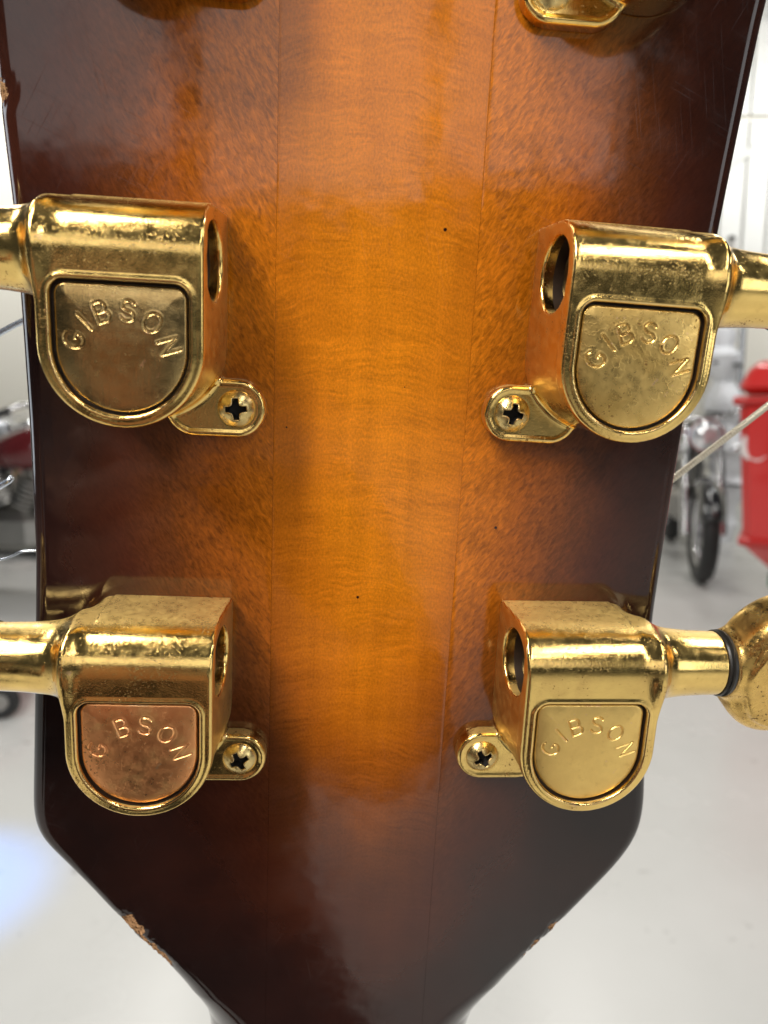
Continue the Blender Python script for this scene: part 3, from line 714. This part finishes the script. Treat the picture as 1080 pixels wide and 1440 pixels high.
def wheel(name, c, axis, Rr, parent, w=.055):
    ty = MB().torus(c, axis, Rr - w, w, 40, 12).build(name, M['rubber'], parent)
    rim = MB().torus(c, axis, Rr - 2.05 * w, .016, 36, 8, 1.8); C = Vector(c); A = Vector(axis).normalized(); u = A.cross(Vector((0, 0, 1))).normalized(); v = A.cross(u)
    rim.lathe([(.03, -.05), (.055, -.05), (.055, .05), (.03, .05)], c, axis, 16)
    for k in range(18):
        a = 2 * math.pi * k / 18; d = u * math.cos(a) + v * math.sin(a)
        rim.tube([C + d * .04 + A * (.035 * (-1) ** k), C + d * (Rr - 2.0 * w)], .004, 5)
    rim.torus(c, axis, .11, .008, 24, 6, .5)
    rim.build('rim', M['chrome'], ty)
def motorcycle(loc, rz, paint, label):
    """x runs forward, wheels on the ground"""
    t = empty('motorcycle', None, loc, rz); tag(t, label, 'motorcycle', 'motorcycles parked in the shop')
    wheel('wheel', (.74, 0, .31), (0, 1, 0), .31, t, .05); wheel('wheel', (-.68, 0, .31), (0, 1, 0), .31, t, .06)
    MB().loft([((-.02, 0, .78), .03, .05), ((.06, 0, .82), .11, .09), ((.22, 0, .84), .15, .12), ((.36, 0, .86), .13, .11), ((.44, 0, .87), .06, .06)]).build('fuel_tank', paint, t)
    MB().loft([((-.72, 0, .80), .06, .02), ((-.62, 0, .79), .12, .05), ((-.35, 0, .74), .14, .05), ((-.08, 0, .75), .12, .05), ((.02, 0, .78), .07, .03)]).build('seat', M['leather'], t)
    en = MB().box((.08, 0, .40), (.36, .28, .22), bev=.05)
    for s in (1, -1):
        c0 = Vector((.08 + .04 * s, 0, .52)); d = Vector((.42 * s, 0, .9)).normalized()
        for k in range(6): en.lathe([(.05, -.008), (.085, -.006), (.085, .006), (.05, .008)], c0 + d * (.02 + .028 * k), d, 16)
        en.lathe([(.05, 0), (.07, .05), (.03, .08)], c0 + d * .18, d, 14)
    en.lathe([(.02, -.17), (.10, -.16), (.10, .16), (.02, .17)], (-.08, 0, .38), (0, 1, 0), 20); en.build('engine', M['alloy'], t)
    ex = MB()
    for s, z in ((1, .30), (1, .20)): ex.tube(catmull([(.14, .1 * s, .52), (.26, .15 * s, .44), (.22, .17 * s, z + .02), (-.1, .18 * s, z), (-.85, .19 * s, z + .06)], 8), [.022] * 24 + [.04] * 9, 12)
    ex.build('exhaust', M['chrome'], t)
    fk = MB()
    for s in (1, -1): fk.tube([(.74, .1 * s, .31), (.50, .1 * s, .93)], .024, 12); fk.tube([(.74, .1 * s, .29), (.65, .1 * s, .55)], .034, 12)
    fk.box((.52, 0, .90), (.06, .26, .04), bev=.01); fk.build('fork', M['chrome'], t)
    hb = MB().tube(catmull([(.28, .38, 1.02), (.38, .30, 1.07), (.46, .1, .99), (.46, -.1, .99), (.38, -.30, 1.07), (.28, -.38, 1.02)], 6), .013, 10).build('handlebar', M['chrome'], t)
    for s in (1, -1): MB().tube([(.25, .42 * s, 1.005), (.32, .35 * s, 1.045)], .019, 10).build('grip', M['rubber'], hb)
    hl = MB().lathe([(.02, -.12), (.07, -.09), (.095, -.02), (.098, .02)], (.62, 0, .88), (1, 0, 0), 24).build('headlight', M['chrome'], t)
    MB().lathe([(.092, 0), (.088, .015), (.05, .03), (.01, .034)], (.641, 0, .88), (1, 0, 0), 24).build('lens', M['lens'], hl)
    for s in (1, -1): MB().lathe([(.01, -.04), (.032, -.02), (.034, .02), (.01, .035)], (.60, .17 * s, .80), (1, 0, 0), 14).build('turn_signal', M['lens'], t)
    for cx, R_, w, a0, a1 in ((.74, .335, .07, 20, 165), (-.68, .345, .09, 10, 170)):
        V = []; F = []
        for i in range(19):
            a = R(a0 + (a1 - a0) * i / 18)
            for k in range(7):
                s = (k - 3) / 3; rr = R_ - .05 * s * s
                V.append((cx + rr * math.cos(a), w * s, .31 + rr * math.sin(a)))
        for i in range(18):
            for k in range(6): F.append((i * 7 + k, i * 7 + k + 1, i * 7 + 8 + k, i * 7 + 7 + k))
        o = link('fender', mesh_np('fender', V, F), paint, t); md = o.modifiers.new('thick', 'SOLIDIFY'); md.thickness = .006
    tl = MB().box((-1.0, 0, .58), (.05, .10, .06), bev=.015).build('tail_light', M['red_lens'], t)
    fr = MB().tube([(.5, 0, .85), (.3, 0, .45), (.25, 0, .26), (-.25, 0, .26), (-.35, 0, .62), (.5, 0, .85)], .022, 10)
    for s in (1, -1): fr.tube([(-.28, .08 * s, .33), (-.68, .1 * s, .31)], .02, 8); fr.tube([(-.62, .13 * s, .34), (-.45, .13 * s, .68)], .03, 10)
    fr.build('frame', M['black_paint'], t)
    MB().tube([(-.1, -.1, .25), (-.12, -.28, .01)], .012, 8).build('kickstand', M['chrome'], t)
    return t
motorcycle((2.10, 5.10, 0), R(-104), M['black_paint'], 'black motorcycle parked beside the red cooler, its front wheel toward us')
motorcycle((-3.0, 5.35, 0), R(-20), M['silver'], 'silver motorcycle parked farther back against the cream wall')
motorcycle((-2.08, 4.0, 0), R(-8), M['maroon'], 'chrome and maroon motorcycle parked by the cream wall')

# red cooler on a green stand, its lettering half hidden
c = empty('drinks_cooler', None, (2.10, 3.22, 0), R(-29)); c.scale = (1.12, 1.12, 1.12); tag(c, 'red drinks cooler with white script on a green stand', 'cooler')
MB().box((0, 0, .695), (.80, .50, .57), bev=.03, taper=1.10).box((0, 0, .355), (.56, .36, .13), taper=1.40, bev=.01).build('body', M['red'], c)
for z_ in (.975, .43): MB().box((0, 0, z_), (.93 if z_ > .7 else .83, .58 if z_ > .7 else .53, .035), bev=.012).build('trim_band', M['red_dark'], c)
MB().box((0, 0, 1.06), (.90, .56, .13), bev=.04, taper=.93).build('lid', M['red'], c)
MB().box((0, -.30, 1.03), (.16, .03, .03), bev=.008).build('latch', M['chrome'], c)
st = MB().box((0, 0, .27), (.60, .40, .06), bev=.01)
for sx in (-1, 1):
    for sy in (-1, 1): st.box((sx * .26, sy * .16, .12), (.05, .05, .24), bev=.006)
st.box((0, 0, .1), (.58, .04, .04)); st.build('stand', M['green'], c)
def script(pts, r, name):
    mb = MB(); mb.tube(catmull([(x, 0, z) for x, z in pts], 5), r, 6)
    o = mb.build(name, M['white_paint'], c); o.location = (-.055, -.286, 0); o.rotation_euler = (R(-2.5), 0, 0); return o
script([(-.26, .86), (-.30, .88), (-.35, .84), (-.36, .78), (-.31, .75), (-.26, .79), (-.23, .82), (-.25, .76), (-.21, .75), (-.18, .81), (-.19, .76), (-.14, .76), (-.11, .81), (-.12, .75), (-.06, .77), (-.02, .82), (-.03, .75), (.04, .77), (.08, .86), (.06, .76), (.13, .78), (.18, .81), (.16, .75), (.24, .77)], .014, 'script_lettering')
script([(-.24, .645), (-.21, .665), (-.20, .635), (-.16, .66), (-.14, .635), (-.10, .66), (-.08, .635), (-.04, .66), (0, .635), (.05, .66)], .011, 'script_lettering')
o = MB().box((0, 0, .07), (.46, .36, .14), bev=.004).build('cardboard_box', M['kraft'], None, smooth=False, loc=(2.18, 3.22, 1.2625)); o.rotation_euler = (0, 0, R(-36))
tag(o, 'brown cardboard box lying on the red cooler', 'box')
MB().box((-.25, -.02, .20), (.012, .34, .17), rot=Matrix.Rotation(R(38), 3, 'Y')).build('flap', M['kraft'], o, smooth=False)

# tall lumpy bundle in white wrap leaning by the wall
prof = []
for i in range(26):
    z = i / 25 * 1.62; prof.append((.115 + .03 * math.sin(i * 1.25) + .015 * math.sin(i * 2.9 + 1), z))
b_ = MB().lathe([(.02, 0)] + prof + [(.02, 1.64)], (0, 0, 0), (0, 0, 1), 22).build('wrapped_bundle', M['wrap'], None, loc=(2.62, 5.75, 0)); tag(b_, 'tall white plastic-wrapped bundle standing behind the red cooler', 'bundle')
for v in b_.data.vertices:      # crumpled, never round
    a_ = math.atan2(v.co.y, v.co.x); k_ = 1 + .22 * math.sin(2 * a_ + v.co.z * 4.1) + .13 * math.sin(5 * a_ - v.co.z * 11) + .08 * math.sin(9 * a_ + v.co.z * 23)
    v.co.x = v.co.x * k_ + .05 * math.sin(v.co.z * 3.0); v.co.y *= k_
for z_ in (.45, .98, 1.36): MB().torus((.05 * math.sin(z_ * 3.0), 0, z_), (.12, 0, 1), .135, .012, 24, 6).build('tie', M['leather'], b_)
for k, (x_, z1) in enumerate(((2.86, 2.4), (3.0, 2.2))):
    p = MB().tube([(x_, 6.3, 0), (x_ + .03, 6.42, z1)], .03, 12).build('metal_pole', M['silver' if k else 'alloy'])
    MB().lathe([(.02, 0), (.034, .005), (.034, .03), (.01, .04)], (x_ + .03, 6.42, z1), (0, 0, 1), 12).build('end_cap', M['rubber'], p)
    tag(p, ('darker' if not k else 'brighter') + ' metal pole leaning on the wall beside the white bundle', 'pole')

# straw bundle high on the wall
s_ = MB()
for k in range(260):
    a = random.uniform(-1, 1); x0 = 3.55 + a * .28; z0 = 4.25 + random.uniform(-.3, .5)
    s_.tube([(x0, 6.38 + random.uniform(-.12, .1), z0), (x0 + random.uniform(-.12, .12), 6.36 + random.uniform(-.12, .1), z0 + random.uniform(-.25, .25))], .007, 4)
sb = empty('straw_bundle', None, (0, 0, 0)); tag(sb, 'tan straw bundle hung high on the white boards', 'straw bundle')
s_.build('straw', M['straw'], sb); MB().lathe([(.2, -.02), (.3, -.02), (.3, .02), (.2, .02)], (3.55, 6.38, 4.12), (0, 0, 1), 20).build('band', M['kraft'], sb)

# low red hand trolley with black wheels on the floor
tr = empty('floor_trolley', None, (-1.62, 2.55, 0), R(12)); tag(tr, 'low red floor trolley with black wheels, partly behind the guitar head', 'trolley')
MB().box((0, 0, .155), (.62, .36, .05), bev=.015).build('deck', M['red'], tr)
for sx in (-1, 1):
    for sy in (-1, 1):
        w_ = MB().torus((sx * .26, sy * .17, .065), (0, 1, 0), .042, .023, 24, 8).build('wheel', M['rubber'], tr)
        MB().lathe([(.01, -.02), (.03, -.02), (.03, .02), (.01, .02)], (sx * .26, sy * .17, .065), (0, 1, 0), 12).build('hub', M['alloy'], w_)
MB().tube([(-.30, -.12, .17), (-.46, -.12, .8), (-.46, .12, .8), (-.30, .12, .17)], .013, 10).build('handle', M['chrome'], tr)

# potted flowering plant at the wall
pl = empty('potted_plant', None, (-3.05, 6.0, 0)); tag(pl, 'potted plant with pink flowers against the cream wall', 'plant')
MB().lathe([(.14, 0), (.19, .34), (.21, .34), (.21, .40), (.17, .40), (.16, .36)], (0, 0, 0), (0, 0, 1), 24).build('pot', M['terracotta'], pl)
for k in range(34):
    a = random.uniform(0, 2 * math.pi); L = random.uniform(.35, .62); b0 = Vector((.05 * math.cos(a), .05 * math.sin(a), .37)); dr = Vector((math.cos(a), math.sin(a), 0)); sd = Vector((-dr.y, dr.x, 0))
    V = []; F = []
    for i in range(6):
        u = i / 5; p = b0 + dr * (L * .8 * u) + Vector((0, 0, L * (1.3 * u - .75 * u * u))); w = .035 * math.sin(math.pi * min(.98, u * .9 + .06)); V += [p - sd * w, p + Vector((0, 0, -.012)), p + sd * w]
    for i in range(5): F += [(i * 3, i * 3 + 1, i * 3 + 4, i * 3 + 3), (i * 3 + 1, i * 3 + 2, i * 3 + 5, i * 3 + 4)]
    link('leaf', mesh_np('leaf', V, F), M['leaf'], pl)
for k in range(9):
    a = random.uniform(0, 6.28); r = random.uniform(.1, .36); p = (r * math.cos(a), r * math.sin(a), random.uniform(.62, .86)); f = MB()
    for j in range(5):
        b = j * 2 * math.pi / 5; f.lathe([(.004, -.02), (.022, 0), (.004, .02)], (p[0] + .026 * math.cos(b), p[1] - .02, p[2] + .026 * math.sin(b)), (0, 1, .3), 8)
    f.tube([(0, 0, .37), (p[0] * .6, p[1] * .6, .6), p], .005, 6); f.build('flower', M['petal'], pl)

# ------------------------------------------------------------------ the person taking the picture, seen only mirrored in lacquer and gold
def skin(name, verts, edges, radii, mat, parent, root=0, sub=2):
    me = bpy.data.meshes.new(name); me.from_pydata(verts, edges, []); o = link(name, me, mat, parent)
    md = o.modifiers.new('skin', 'SKIN'); md.use_smooth_shade = True
    if not me.skin_vertices: me.attributes.new('skin', 'FLOAT', 'POINT')
    for i, (v, r) in enumerate(zip(me.skin_vertices[0].data, radii)):
        v.radius = r if isinstance(r, tuple) else (r, r); v.use_root = (i == root)
    o.modifiers.new('sub', 'SUBSURF').render_levels = sub
    return o
M['skin'] = simple('skin', (.45, .24, .16), .5); M['jacket'] = simple('dark_jacket', (.022, .020, .024), .85, noise=.3, nscale=40)
M['trousers'] = simple('dark_trousers', (.016, .018, .024), .85, noise=.3, nscale=60); M['hair'] = simple('dark_hair', (.02, .013, .009), .6, noise=.3, nscale=60)
pe = empty('person', None, (-.15, -.56, 0)); tag(pe, 'person in dark clothes taking the picture, mirrored in the lacquer', 'person')
hip, chest, neck_ = (0, 0, .40), (0, -.01, .76), (0, 0, .93)
V = [hip, (0, -.02, .57), chest, neck_, (0, .02, .985), (0, .03, 1.05), (0, .02, 1.09)]; E = [(i, i + 1) for i in range(6)]; Rr = [(.15, .11), (.14, .10), (.17, .11), .055, .07, .082, .055]
def limb(start, pts, rad):
    k = start
    for p, r in zip(pts, rad): V.append(p); Rr.append(r); E.append((k, len(V) - 1)); k = len(V) - 1
    return k
for s in (1, -1):
    w = limb(2, [(s * .18, 0, .85), (s * .26, .08, .64), (s * .20, .24, .78), (s * .125, .36, .93)], [.065, .05, .042, .03])
    palm = limb(w, [(s * .105, .40, .985)], [(.034, .018)])
    for j, L in enumerate((.060, .072, .067, .052)):
        z = 1.035 - j * .018; limb(palm, [(s * .09, .425, z), (s * .078, .425 + L * .5, z), (s * .06, .425 + L * .75, z)], [.009, .0085, .0075])
    limb(palm, [(s * .085, .40, 1.02), (s * .068, .415, 1.04), (s * .058, .43, 1.05)], [.011, .01, .008])
    limb(0, [(s * .10, .06, .40), (s * .15, .38, .45), (s * .16, .34, .10), (s * .165, .45, .04)], [.085, .062, .04, .035])
body = skin('body', V, E, Rr, M['skin'], pe)
V = [(0, 0, .36), (0, -.02, .57), chest, (0, -.01, .92)]; E = [(0, 1), (1, 2), (2, 3)]; Rr = [(.19, .14), (.175, .125), (.20, .135), .075]
for s in (1, -1): limb(2, [(s * .19, 0, .85), (s * .265, .08, .64), (s * .205, .23, .77), (s * .145, .33, .89)], [.085, .068, .058, .048])
skin('jacket', V, E, Rr, M['jacket'], pe)
V = [(0, -.01, .47), (0, 0, .39)]; E = [(0, 1)]; Rr = [(.165, .125), (.17, .12)]
for s in (1, -1): limb(1, [(s * .105, .09, .40), (s * .15, .38, .45), (s * .16, .34, .11)], [.10, .082, .065])
skin('trousers', V, E, Rr, M['trousers'], pe)
for s in (1, -1): skin('shoe', [(s * .16, .29, .05), (s * .163, .39, .045), (s * .168, .50, .035)], [(0, 1), (1, 2)], [(.045, .05), (.048, .045), (.042, .035)], M['leather'], pe)
skin('hair', [(0, -.005, 1.02), (0, -.005, 1.07), (0, .0, 1.11)], [(0, 1), (1, 2)], [.075, .095, .06], M['hair'], pe)
stl = empty('stool', None, (-.15, -.57, 0)); tag(stl, 'added low round stool under the person, mirrored in the gold', 'stool')  # stool added so the mirrored person can sit low
MB().lathe([(.01, .255), (.15, .255), (.165, .265), (.165, .285), (.15, .295), (.01, .295)], (0, 0, 0), (0, 0, 1), 28).build('seat', M['leather'], stl)
for k in range(3):
    a = R(90 + 120 * k); MB().tube([(.09 * math.cos(a), .09 * math.sin(a), .256), (.17 * math.cos(a), .17 * math.sin(a), .012)], .014, 10).build('leg', M['alloy'], stl)
